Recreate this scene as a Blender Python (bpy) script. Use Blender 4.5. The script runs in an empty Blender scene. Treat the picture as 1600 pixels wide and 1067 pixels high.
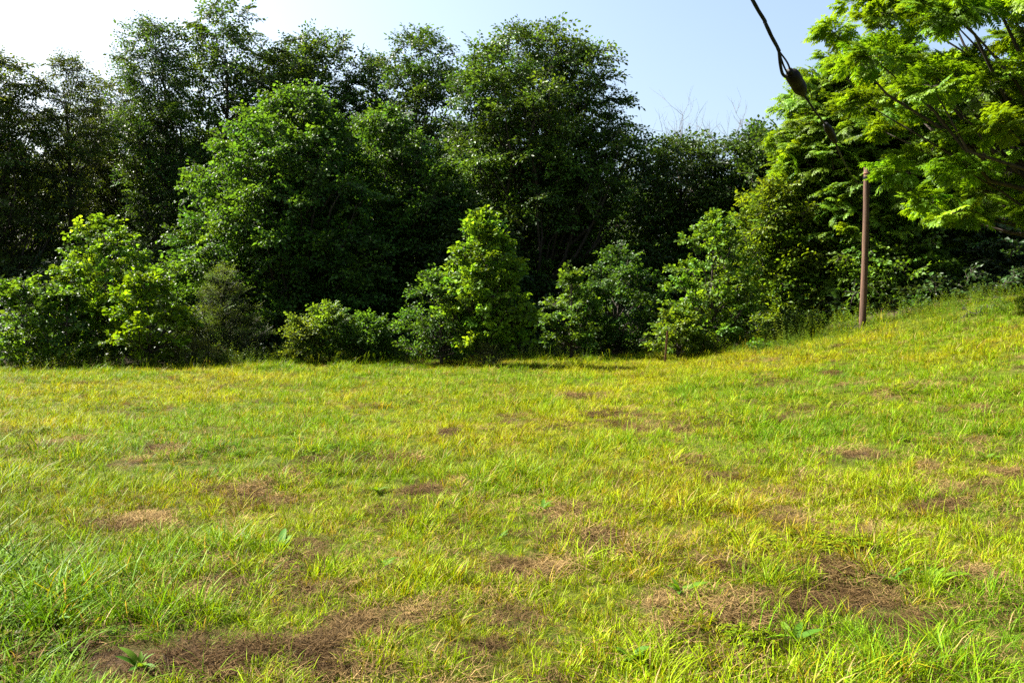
import bpy, math, random
import numpy as np
from mathutils import Vector, Matrix

SC = bpy.context.scene
COL = SC.collection
R = math.radians
rng = np.random.default_rng(11)

# ------------------------------------------------------------------ camera
EYE = 1.6
FPX, CX, CY, HOR = 1256.0, 800.0, 533.5, 500.0
PITCH = math.atan((CY - HOR) / FPX)
cam = bpy.data.cameras.new('camera')
cam.sensor_width = 36.0
cam.lens = 36.0 * FPX / 1600.0
cam.clip_start = 0.05
cam.clip_end = 2000
cam_o = bpy.data.objects.new('camera', cam)
COL.objects.link(cam_o)
cam_o.location = (0, 0, EYE)
cam_o.rotation_euler = (R(90) - PITCH, 0, 0)
SC.camera = cam_o

# ------------------------------------------------------------------ sky and sun
SUN_EL, SUN_AZ = R(46), R(-72)          # azimuth from +Y, negative to the left
sdir = Vector((math.sin(SUN_AZ) * math.cos(SUN_EL), math.cos(SUN_AZ) * math.cos(SUN_EL), math.sin(SUN_EL)))
w = bpy.data.worlds.new('World')
SC.world = w
w.use_nodes = True
nt = w.node_tree
bg = nt.nodes['Background']
sky = nt.nodes.new('ShaderNodeTexSky')
sky.sky_type = 'NISHITA'
sky.sun_disc = False
sky.sun_elevation = SUN_EL
sky.sun_rotation = SUN_AZ
sky.air_density = 1.25
sky.dust_density = 4.0
sky.ozone_density = 1.3
nt.links.new(sky.outputs[0], bg.inputs[0])
bg.inputs[1].default_value = 0.05
sun = bpy.data.lights.new('sun', 'SUN')
sun.energy = 5.0
sun.angle = R(0.5)
sun.color = (1.0, 0.95, 0.86)
sun_o = bpy.data.objects.new('sun', sun)
COL.objects.link(sun_o)
sun_o.rotation_euler = sdir.to_track_quat('Z', 'Y').to_euler()
sun_o.location = (-30, 10, 40)
vs = SC.view_settings
vs.view_transform = 'Standard'
vs.look = 'None'
vs.exposure = 2.5
vs.gamma = 1.0
vs.use_curve_mapping = False
SC.render.engine = 'CYCLES'
SC.cycles.max_bounces = 5
SC.cycles.diffuse_bounces = 1
SC.cycles.glossy_bounces = 2
SC.cycles.transmission_bounces = 2
SC.cycles.use_denoising = False

# ------------------------------------------------------------------ numeric helpers
def hash2(ix, iy, seed):
    h = (ix * 374761393 + iy * 668265263 + seed * 974634247) & 0xFFFFFFFF
    h = ((h ^ (h >> 13)) * 1274126177) & 0xFFFFFFFF
    return ((h ^ (h >> 16)) & 0xFFFF) / 65535.0

def noise2(x, y, scale, seed=0):
    x = np.asarray(x, float) / scale + 1000.0
    y = np.asarray(y, float) / scale + 1000.0
    ix = np.floor(x).astype(np.int64); iy = np.floor(y).astype(np.int64)
    fx = x - ix; fy = y - iy
    fx = fx * fx * (3 - 2 * fx); fy = fy * fy * (3 - 2 * fy)
    a = hash2(ix, iy, seed); b = hash2(ix + 1, iy, seed)
    c = hash2(ix, iy + 1, seed); d = hash2(ix + 1, iy + 1, seed)
    return (a * (1 - fx) + b * fx) * (1 - fy) + (c * (1 - fx) + d * fx) * fy

def fbm(x, y, scale, seed=0, octv=3):
    s, amp, tot = 0, 1.0, 0
    for o in range(octv):
        s = s + amp * noise2(x, y, scale / 2 ** o, seed + 17 * o)
        tot += amp; amp *= 0.5
    return s / tot

def sstep(a, b, x):
    t = np.clip((np.asarray(x, float) - a) / (b - a), 0, 1)
    return t * t * (3 - 2 * t)

def terrain(x, y):
    x = np.asarray(x, float); y = np.asarray(y, float)
    q = np.clip(x - 2.0, 0, None)
    rise = 0.0139 * q * q
    rise = np.where(q > 12, 2.0 + 0.6 * (1 - np.exp(-(q - 12) * 0.38)), rise)
    rise = rise * sstep(-6, 14, y)
    und = (fbm(x, y, 5.0, 3) - 0.5) * 0.20 + (noise2(x, y, 1.3, 9) - 0.5) * 0.07 + (noise2(x, y, 0.45, 5) - 0.5) * 0.035
    far = 1 + 0.0 * y
    return rise + und * sstep(1.0, 4.0, np.hypot(x, y)) * far

cp, sp = math.cos(PITCH), math.sin(PITCH)
def ray(px, py):
    u = (px - CX) / FPX; v = -(py - CY) / FPX
    d = np.array([u, cp + v * sp, -sp + v * cp])
    return d / d[1]                      # per metre of depth Y

def at(px, py, d):
    r = ray(px, py)
    return np.array([r[0] * d, d, EYE + r[2] * d])

def ground_at(px, py):
    r = ray(px, py)
    t = np.linspace(1.5, 60, 6000)
    z = EYE + r[2] * t - terrain(r[0] * t, t)
    i = np.argmax(z < 0) if (z < 0).any() else len(t) - 1
    return np.array([r[0] * t[i], t[i], terrain(r[0] * t[i], t[i])])

# ------------------------------------------------------------------ materials
def mat(name):
    m = bpy.data.materials.new(name)
    m.use_nodes = True
    n = m.node_tree
    n.nodes.clear()
    return m, n

def node(n, t, **kw):
    x = n.nodes.new(t)
    for k, v in kw.items():
        setattr(x, k, v)
    return x

def leaf_material(name, trans=0.4, rough=0.45, spec=0.35, dry=None, tgain=(1.5, 1.25, 0.6), lo=0.65, hi=1.4):
    lo, hi = lo * .84, hi * .84
    m, n = mat(name)
    L = n.links.new
    ti = node(n, 'ShaderNodeAttribute', attribute_name='tint', attribute_type='INSTANCER')
    lr = node(n, 'ShaderNodeAttribute', attribute_name='lr', attribute_type='GEOMETRY')
    mr = node(n, 'ShaderNodeMapRange')
    mr.inputs['To Min'].default_value = lo
    mr.inputs['To Max'].default_value = hi
    L(lr.outputs['Fac'], mr.inputs['Value'])
    sc = node(n, 'ShaderNodeVectorMath', operation='SCALE')
    L(ti.outputs['Vector'], sc.inputs[0]); L(mr.outputs[0], sc.inputs['Scale'])
    colour = sc.outputs[0]
    if dry is not None:                  # some blades are dead straw
        gt = node(n, 'ShaderNodeMath', operation='GREATER_THAN')
        gt.inputs[1].default_value = dry[0]
        L(lr.outputs['Fac'], gt.inputs[0])
        mx = node(n, 'ShaderNodeMix', data_type='RGBA')
        L(gt.outputs[0], mx.inputs[0]); L(colour, mx.inputs[6])
        mx.inputs[7].default_value = (*dry[1], 1)
        colour = mx.outputs[2]
    p = node(n, 'ShaderNodeBsdfPrincipled')
    p.inputs['Roughness'].default_value = rough
    p.inputs['Specular IOR Level'].default_value = spec
    L(colour, p.inputs['Base Color'])
    tv = node(n, 'ShaderNodeVectorMath', operation='MULTIPLY')
    tv.inputs[1].default_value = tgain
    L(colour, tv.inputs[0])
    tr = node(n, 'ShaderNodeBsdfTranslucent')
    L(tv.outputs[0], tr.inputs[0])
    ms = node(n, 'ShaderNodeMixShader')
    ms.inputs[0].default_value = trans
    L(p.outputs[0], ms.inputs[1]); L(tr.outputs[0], ms.inputs[2])
    o = node(n, 'ShaderNodeOutputMaterial')
    L(ms.outputs[0], o.inputs[0])
    return m

def simple_material(name, c1, c2, scale=(8, 8, 8), rough=0.8, bump=0.3, detail=6, metallic=0, spec=0.3):
    m, n = mat(name)
    L = n.links.new
    tc = node(n, 'ShaderNodeTexCoord')
    mp = node(n, 'ShaderNodeMapping')
    mp.inputs['Scale'].default_value = scale
    L(tc.outputs['Object'], mp.inputs[0])
    nz = node(n, 'ShaderNodeTexNoise')
    nz.inputs['Scale'].default_value = 1
    nz.inputs['Detail'].default_value = detail
    nz.inputs['Roughness'].default_value = 0.65
    L(mp.outputs[0], nz.inputs['Vector'])
    cr = node(n, 'ShaderNodeValToRGB')
    cr.color_ramp.elements[0].position = 0.32
    cr.color_ramp.elements[1].position = 0.68
    cr.color_ramp.elements[0].color = (*c1, 1)
    cr.color_ramp.elements[1].color = (*c2, 1)
    L(nz.outputs[0], cr.inputs[0])
    p = node(n, 'ShaderNodeBsdfPrincipled')
    p.inputs['Roughness'].default_value = rough
    p.inputs['Metallic'].default_value = metallic
    p.inputs['Specular IOR Level'].default_value = spec
    L(cr.outputs[0], p.inputs['Base Color'])
    bp = node(n, 'ShaderNodeBump')
    bp.inputs['Strength'].default_value = bump
    bp.inputs['Distance'].default_value = 0.02
    L(nz.outputs[0], bp.inputs['Height']); L(bp.outputs[0], p.inputs['Normal'])
    o = node(n, 'ShaderNodeOutputMaterial')
    L(p.outputs[0], o.inputs[0])
    return m

M = {}
M['leaf'] = leaf_material('tree leaf', 0.36, 0.45, 0.22, lo=.5, hi=1.5)
M['leaf_bright'] = leaf_material('young leaf', 0.46, 0.48, 0.18, tgain=(1.5, 1.3, 0.5), lo=.5, hi=1.5)
M['grass'] = leaf_material('grass blade', 0.30, 0.5, 0.06, dry=(0.96, (0.27, 0.20, 0.07)), tgain=(1.45, 1.3, 0.4), lo=.22, hi=1.85)
M['straw'] = leaf_material('dry straw', 0.2, 0.75, 0.04, tgain=(1.15, 1.0, 0.7), lo=0.45, hi=1.5)
M['twig'] = simple_material('twig bark', (0.018, 0.013, 0.009), (0.042, 0.030, 0.021), (20, 20, 20))
M['bark'] = simple_material('furrowed bark', (0.016, 0.012, 0.009), (0.060, 0.045, 0.033), (9, 9, 2.2), 0.9, 0.8)
M['dead'] = simple_material('bleached dead wood', (0.06, 0.05, 0.042), (0.13, 0.11, 0.095), (9, 9, 2), 0.9, 0.3)
M['pole'] = simple_material('weathered pole wood', (0.016, 0.009, 0.006), (0.120, 0.062, 0.034), (34, 34, 0.7), 0.85, 0.9, 9)
M['rubber'] = simple_material('black cable sheath', (0.005, 0.005, 0.0055), (0.008, 0.0076, 0.008), (30, 30, 30), 0.6, 0.1, spec=.15)
M['insul'] = simple_material('brown glazed insulator', (0.004, 0.003, 0.0026), (0.008, 0.006, 0.005), (14, 14, 14), 0.6, 0.1, spec=.12)
M['rust'] = simple_material('rusty steel', (0.075, 0.028, 0.014), (0.17, 0.075, 0.035), (25, 25, 25), 0.85, 0.4)

# ground: soil, thatch and turf between the blades
m, n = mat('turf soil')
L = n.links.new
geo = node(n, 'ShaderNodeNewGeometry')
at_th = node(n, 'ShaderNodeAttribute', attribute_name='thatch')
at_wd = node(n, 'ShaderNodeAttribute', attribute_name='wood')
n1 = node(n, 'ShaderNodeTexNoise'); n1.inputs['Scale'].default_value = 9; n1.inputs['Detail'].default_value = 8; n1.inputs['Roughness'].default_value = 0.7
n2 = node(n, 'ShaderNodeTexNoise'); n2.inputs['Scale'].default_value = 60; n2.inputs['Detail'].default_value = 6; n2.inputs['Roughness'].default_value = 0.75
n3 = node(n, 'ShaderNodeTexNoise'); n3.inputs['Scale'].default_value = 0.7; n3.inputs['Detail'].default_value = 5
for q in (n1, n2, n3):
    L(geo.outputs['Position'], q.inputs['Vector'])
c_g = node(n, 'ShaderNodeValToRGB')
c_g.color_ramp.elements[0].position = 0.35; c_g.color_ramp.elements[0].color = (0.026, 0.040, 0.001, 1)
c_g.color_ramp.elements[1].position = 0.7; c_g.color_ramp.elements[1].color = (0.085, 0.105, 0.002, 1)
L(n1.outputs[0], c_g.inputs[0])
c_t = node(n, 'ShaderNodeValToRGB')
c_t.color_ramp.elements[0].position = 0.36; c_t.color_ramp.elements[0].color = (0.016, 0.010, 0.006, 1)
c_t.color_ramp.elements[1].position = 0.68; c_t.color_ramp.elements[1].color = (0.125, 0.080, 0.040, 1)
L(n2.outputs[0], c_t.inputs[0])
thm = node(n, 'ShaderNodeMath', operation='ADD')
L(at_th.outputs['Fac'], thm.inputs[0])
thn = node(n, 'ShaderNodeMapRange'); thn.inputs[1].default_value = 0.45; thn.inputs[2].default_value = 0.7; thn.inputs[3].default_value = 0.0; thn.inputs[4].default_value = 0.35
L(n1.outputs[0], thn.inputs[0]); L(thn.outputs[0], thm.inputs[1])
thm.use_clamp = True
mx = node(n, 'ShaderNodeMix', data_type='RGBA')
L(thm.outputs[0], mx.inputs[0]); L(c_g.outputs[0], mx.inputs[6]); L(c_t.outputs[0], mx.inputs[7])
c_w = node(n, 'ShaderNodeValToRGB')
c_w.color_ramp.elements[0].position = 0.3; c_w.color_ramp.elements[0].color = (0.018, 0.014, 0.008, 1)
c_w.color_ramp.elements[1].position = 0.75; c_w.color_ramp.elements[1].color = (0.065, 0.048, 0.026, 1)
L(n2.outputs[0], c_w.inputs[0])
mx2 = node(n, 'ShaderNodeMix', data_type='RGBA')
L(at_wd.outputs['Fac'], mx2.inputs[0]); L(mx.outputs[2], mx2.inputs[6]); L(c_w.outputs[0], mx2.inputs[7])
p = node(n, 'ShaderNodeBsdfPrincipled'); p.inputs['Roughness'].default_value = 0.95; p.inputs['Specular IOR Level'].default_value = 0.1
L(mx2.outputs[2], p.inputs['Base Color'])
bp = node(n, 'ShaderNodeBump'); bp.inputs['Strength'].default_value = 0.9; bp.inputs['Distance'].default_value = 0.03
ad = node(n, 'ShaderNodeMath', operation='ADD'); L(n1.outputs[0], ad.inputs[0]); L(n2.outputs[0], ad.inputs[1])
L(ad.outputs[0], bp.inputs['Height']); L(bp.outputs[0], p.inputs['Normal'])
o = node(n, 'ShaderNodeOutputMaterial'); L(p.outputs[0], o.inputs[0])
M['ground'] = m

# ------------------------------------------------------------------ objects helpers
def tag(o, label=None, cat=None, group=None, kind=None):
    if label: o['label'] = label
    if cat: o['category'] = cat
    if group: o['group'] = group
    if kind: o['kind'] = kind
    return o

def empty(name, loc):
    o = bpy.data.objects.new(name, None)
    o.empty_display_size = 0.2
    COL.objects.link(o)
    o.location = [float(v) for v in loc]
    return o

def mesh_obj(name, verts, faces, mats, parent=None, midx=None, smooth=False, loc=None):
    me = bpy.data.meshes.new(name)
    me.from_pydata([tuple(map(float, v)) for v in verts], [], [tuple(map(int, f)) for f in faces])
    for mm in (mats if isinstance(mats, (list, tuple)) else [mats]):
        me.materials.append(mm)
    if midx is not None:
        me.polygons.foreach_set('material_index', np.asarray(midx, np.int32))
    if smooth:
        me.polygons.foreach_set('use_smooth', np.ones(len(me.polygons), bool))
    me.update()
    o = bpy.data.objects.new(name, me)
    COL.objects.link(o)
    if parent: o.parent = parent
    if loc is not None: o.location = [float(v) for v in loc]
    return o

class Geo:
    """collects verts / faces / material index / per-piece random"""
    def __init__(s):
        s.v, s.f, s.m, s.lr = [], [], [], []
    def add(s, verts, faces, mi=0, lr=0.5):
        b = len(s.v)
        s.v.extend(verts); s.lr.extend([lr] * len(verts))
        s.f.extend([tuple(i + b for i in f) for f in faces]); s.m.extend([mi] * len(faces))
    def tube(s, pts, rad, sides=6, mi=0, lr=0.5, cap=True):
        pts = [np.asarray(p, float) for p in pts]
        V, F = [], []
        up = np.array([0.13, 0.31, 0.94])
        for i, p in enumerate(pts):
            t = pts[min(i + 1, len(pts) - 1)] - pts[max(i - 1, 0)]
            t = t / (np.linalg.norm(t) + 1e-9)
            a = np.cross(t, up)
            if np.linalg.norm(a) < 0.05: a = np.cross(t, (1.0, 0.1, 0))
            a /= np.linalg.norm(a); b = np.cross(t, a)
            for k in range(sides):
                th = 2 * math.pi * k / sides
                V.append(p + rad[i] * (math.cos(th) * a + math.sin(th) * b))
        for i in range(len(pts) - 1):
            for k in range(sides):
                k2 = (k + 1) % sides
                F.append((i * sides + k, i * sides + k2, (i + 1) * sides + k2, (i + 1) * sides + k))
        if cap:
            F.append(tuple(range(sides - 1, -1, -1)))
            F.append(tuple((len(pts) - 1) * sides + k for k in range(sides)))
        s.add(V, F, mi, lr)
    def build(s, name, mats, parent=None, smooth=False, loc=None):
        return mesh_obj(name, s.v, s.f, mats, parent, s.m, smooth, loc)

# ------------------------------------------------------------------ scatter modifier (instances prototype pieces held in the same mesh)
def scatter_group(k):
    ng = bpy.data.node_groups.new('scatter_%d' % k, 'GeometryNodeTree')
    ng.interface.new_socket('Geometry', in_out='INPUT', socket_type='NodeSocketGeometry')
    ng.interface.new_socket('Geometry', in_out='OUTPUT', socket_type='NodeSocketGeometry')
    N, Lk = ng.nodes, ng.links.new
    gi = N.new('NodeGroupInput'); go = N.new('NodeGroupOutput')
    def named(nm, dt):
        a = N.new('GeometryNodeInputNamedAttribute'); a.data_type = dt
        a.inputs['Name'].default_value = nm
        return next(x for x in a.outputs if x.enabled and x.name == 'Attribute')
    def eq(sock, val):
        c = N.new('FunctionNodeCompare'); c.data_type = 'INT'; c.operation = 'EQUAL'
        c.inputs[2].default_value = 0
        Lk(sock, c.inputs[2]); c.inputs[3].default_value = val
        return c.outputs[0]
    def sep(sel):
        s = N.new('GeometryNodeSeparateGeometry'); s.domain = 'POINT'
        Lk(gi.outputs[0], s.inputs[0]); Lk(sel, s.inputs['Selection'])
        return s.outputs[0]
    proto, pick, rot, scl = named('proto', 'INT'), named('pick', 'INT'), named('rot', 'FLOAT_VECTOR'), named('scl', 'FLOAT')
    e2r = N.new('FunctionNodeEulerToRotation'); Lk(rot, e2r.inputs[0])
    pts = sep(eq(proto, -1))
    jn = N.new('GeometryNodeJoinGeometry')
    for i in range(k):
        ip = N.new('GeometryNodeInstanceOnPoints')
        Lk(pts, ip.inputs['Points']); Lk(eq(pick, i), ip.inputs['Selection'])
        Lk(sep(eq(proto, i)), ip.inputs['Instance'])
        Lk(e2r.outputs[0], ip.inputs['Rotation']); Lk(scl, ip.inputs['Scale'])
        Lk(ip.outputs[0], jn.inputs[0])
    Lk(jn.outputs[0], go.inputs[0])
    return ng
GROUPS = {}

def scatter_obj(name, protos, P, pick, rot, scl, tint, mats, parent=None, loc=None):
    """protos: list of Geo; P (n,3) local points"""
    nv = [len(g.v) for g in protos]
    V = np.concatenate([np.asarray(g.v, float).reshape(-1, 3) for g in protos] + [np.asarray(P, float)])
    F, mi, off = [], [], 0
    for g, k in zip(protos, nv):
        F += [tuple(i + off for i in f) for f in g.f]; mi += g.m; off += k
    npnt = len(P)
    me = bpy.data.meshes.new(name)
    me.from_pydata(V.tolist(), [], F)
    for mm in mats: me.materials.append(mm)
    me.polygons.foreach_set('material_index', np.asarray(mi, np.int32))
    pr = np.concatenate([np.full(k, i) for i, k in enumerate(nv)] + [np.full(npnt, -1)]).astype(np.int32)
    z = np.zeros(off)
    def put(nm, typ, key, arr):
        a = me.attributes.new(nm, typ, 'POINT')
        a.data.foreach_set(key, np.ascontiguousarray(arr).ravel())
    put('proto', 'INT', 'value', pr)
    put('pick', 'INT', 'value', np.concatenate([z - 1, pick]).astype(np.int32))
    put('scl', 'FLOAT', 'value', np.concatenate([z, scl]).astype(np.float32))
    put('rot', 'FLOAT_VECTOR', 'vector', np.concatenate([np.zeros((off, 3)), rot]).astype(np.float32))
    put('tint', 'FLOAT_VECTOR', 'vector', np.concatenate([np.zeros((off, 3)), tint]).astype(np.float32))
    put('lr', 'FLOAT', 'value', np.concatenate([np.concatenate([np.asarray(g.lr) for g in protos]), np.zeros(npnt)]).astype(np.float32))
    me.update()
    o = bpy.data.objects.new(name, me)
    COL.objects.link(o)
    if parent: o.parent = parent
    if loc is not None: o.location = [float(v) for v in loc]
    k = len(protos)
    if k not in GROUPS: GROUPS[k] = scatter_group(k)
    md = o.modifiers.new('scatter', 'NODES'); md.node_group = GROUPS[k]
    return o

# ------------------------------------------------------------------ leaf sprays
def unit(v):
    v = np.asarray(v, float)
    return v / (np.linalg.norm(v) + 1e-9)

def add_leaf(g, base, d, nrm, ln, wd, fold=0.25, broad=0.42, lr=None, mi=0):
    d = unit(d); s = unit(np.cross(nrm, d)); nn = np.cross(d, s)
    b = np.asarray(base, float)
    lr = rng.random() if lr is None else lr
    mid = b + d * ln * broad
    tip = b + d * ln - nn * ln * 0.14
    l = mid + s * wd * 0.5 + nn * wd * fold
    r = mid - s * wd * 0.5 + nn * wd * fold
    t2 = b + d * ln * 0.78 - nn * ln * 0.06
    l2 = t2 + s * wd * 0.30 + nn * wd * fold * 0.4
    r2 = t2 - s * wd * 0.30 + nn * wd * fold * 0.4
    g.add([b, l, mid, r, l2, t2, r2, tip],
          [(0, 2, 1), (0, 3, 2), (1, 2, 5, 4), (2, 3, 6, 5), (4, 5, 7), (5, 6, 7)], mi, lr)

def broad_spray(L_=0.7, n=20, leaf=0.10, wid=0.62, tilt=0.5, side=3, droop=0.25):
    g = Geo()
    axes = [(np.zeros(3), np.array([1.0, 0, 0]), L_)]
    for i in range(side):
        t = 0.2 + 0.55 * i / max(1, side - 1) + rng.uniform(-.06, .06)
        sg = 1 if i % 2 else -1
        axes.append((np.array([t * L_, 0, 0]), unit([0.75, sg * rng.uniform(.6, 1.0), rng.uniform(-.2, .35)]), L_ * rng.uniform(.4, .6)))
    for a, d, l in axes:
        p1 = a + d * l * 0.5 + np.array([0, 0, 0.03 * l]); p2 = a + d * l - np.array([0, 0, droop * l * 0.4])
        g.tube([a, p1, p2], [0.007, 0.005, 0.002], 3, 1, cap=False)
        m = max(4, int(n * l / sum(x[2] for x in axes)))
        for k in range(m):
            t = (k + 0.6) / m
            b = a * 1 + (p1 - a) * min(1, 2 * t) + (p2 - p1) * max(0, 2 * t - 1)
            sg = 1 if k % 2 else -1
            sd = np.cross([0, 0, 1.0], d)
            if k == m - 1: sg = 0
            dd = unit(d * rng.uniform(.4, .9) + sd * sg * rng.uniform(.6, 1.1) + np.array([0, 0, rng.uniform(-droop * 2, 0.25)]))
            nr = unit(np.array([0, 0, 1.0]) + rng.normal(0, tilt, 3))
            ll = leaf * rng.uniform(.7, 1.2)
            add_leaf(g, b + dd * leaf * 0.25, dd, nr, ll, ll * wid * rng.uniform(.85, 1.1))
    return g

def pinnate_spray(nl=5, rach=0.42, pairs=8, lf=0.085, lw=0.030, droop=0.5):
    g = Geo()
    g.tube([(0, 0, 0), (0.2, 0, 0.02), (0.36, 0, 0.01)], [0.009, 0.007, 0.004], 3, 1, cap=False)
    for i in range(nl):
        a = (i - (nl - 1) / 2) / max(1, nl - 1) * 2.3 + rng.uniform(-.2, .2)
        st = np.array([0.08 + 0.28 * (1 - abs(a) / 1.3), 0, 0.01])
        d = unit([math.cos(a), math.sin(a), rng.uniform(0.0, .35)])
        s = np.cross([0, 0, 1.0], d)
        ln = rach * rng.uniform(.75, 1.15)
        pts = [st + d * ln * t - np.array([0, 0, droop * ln * t * t]) for t in (0, .35, .7, 1)]
        g.tube(pts, [0.004, 0.003, 0.002, 0.001], 3, 0, 0.6, cap=False)
        lr0 = rng.uniform(.15, .85)
        for k in range(pairs):
            t = 0.18 + 0.8 * k / (pairs - 1)
            b = st + d * ln * t - np.array([0, 0, droop * ln * t * t])
            ax = unit(d - np.array([0, 0, 2 * droop * t]))
            for sg in (-1, 1):
                dd = unit(ax * .55 + s * sg + np.array([0, 0, rng.uniform(-.45, 0.0)]))
                nr = unit(np.cross(ax, s) + rng.normal(0, .22, 3))
                q = 0.7 + 0.5 * math.sin(math.pi * (0.15 + 0.75 * t))
                add_leaf(g, b, dd, nr, lf * q, lw * q, 0.1, lr=np.clip(lr0 + rng.uniform(-.15, .15), 0, 1))
        add_leaf(g, pts[-1], d - np.array([0, 0, 2 * droop]), (0, 0, 1), lf, lw, 0.1)
    return g

def weed_spray(h=0.6, n=16, lf=0.10, lw=0.022, up=0.5):
    """upright herb: stem along +Z with lanceolate leaves"""
    g = Geo()
    wob = rng.normal(0, 0.05, 2)
    pts = [np.array([wob[0] * t * t * h * 2, wob[1] * t * t * h * 2, h * t]) for t in (0, .35, .7, 1)]
    g.tube(pts, [0.005, 0.004, 0.003, 0.001], 3, 0, 0.3, cap=False)
    for k in range(n):
        t = 0.12 + 0.88 * k / (n - 1); a = k * 2.4 + rng.uniform(-.3, .3)
        b = np.array([wob[0] * t * t * h * 2, wob[1] * t * t * h * 2, h * t])
        dd = unit([math.cos(a), math.sin(a), up * rng.uniform(.4, 1.4)])
        q = (1.15 - 0.55 * t) * rng.uniform(.8, 1.2)
        add_leaf(g, b, dd, unit(np.array([-dd[0] * .4, -dd[1] * .4, 1]) + rng.normal(0, .15, 3)), lf * q, lw * q, 0.2)
    return g

SPR = {
    'broad': [broad_spray(0.80, 30, 0.160, 0.62, 0.6, 4) for _ in range(4)],
    'oakish': [broad_spray(0.75, 32, 0.155, 0.58, 0.65, 4) for _ in range(4)],
    'fine': [broad_spray(0.80, 34, 0.135, 0.54, 0.55, 4, 0.4) for _ in range(4)],
    'tulip': [broad_spray(0.55, 15, 0.185, 0.90, 0.6, 2, 0.35) for _ in range(4)],
    'maple': [broad_spray(0.70, 24, 0.140, 0.88, 0.5, 3, 0.45) for _ in range(4)],
    'elm': [broad_spray(0.60, 34, 0.065, 0.55, 0.4, 4, 0.1) for _ in range(4)],
    'pinnate': [pinnate_spray(6, 0.40, 7, 0.120, 0.050, 0.20) for _ in range(4)],
    'ailanthus': [pinnate_spray(6, 0.38, 6, 0.115, 0.050, 0.40) for _ in range(4)],
    'locust': [pinnate_spray(7, 0.32, 7, 0.065, 0.036, 0.45) for _ in range(4)],
    'weed': [weed_spray(0.55, 18, 0.10, 0.022), weed_spray(0.7, 22, 0.11, 0.026), weed_spray(0.4, 14, 0.09, 0.024, .7), weed_spray(0.5, 14, 0.10, 0.05, .4)],
}

def rots_from_dirs(D, roll):
    yaw = np.arctan2(D[:, 1], D[:, 0])
    pit = -np.arcsin(np.clip(D[:, 2] / (np.linalg.norm(D, axis=1) + 1e-9), -1, 1))
    return np.stack([roll, pit, yaw], 1)

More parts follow.
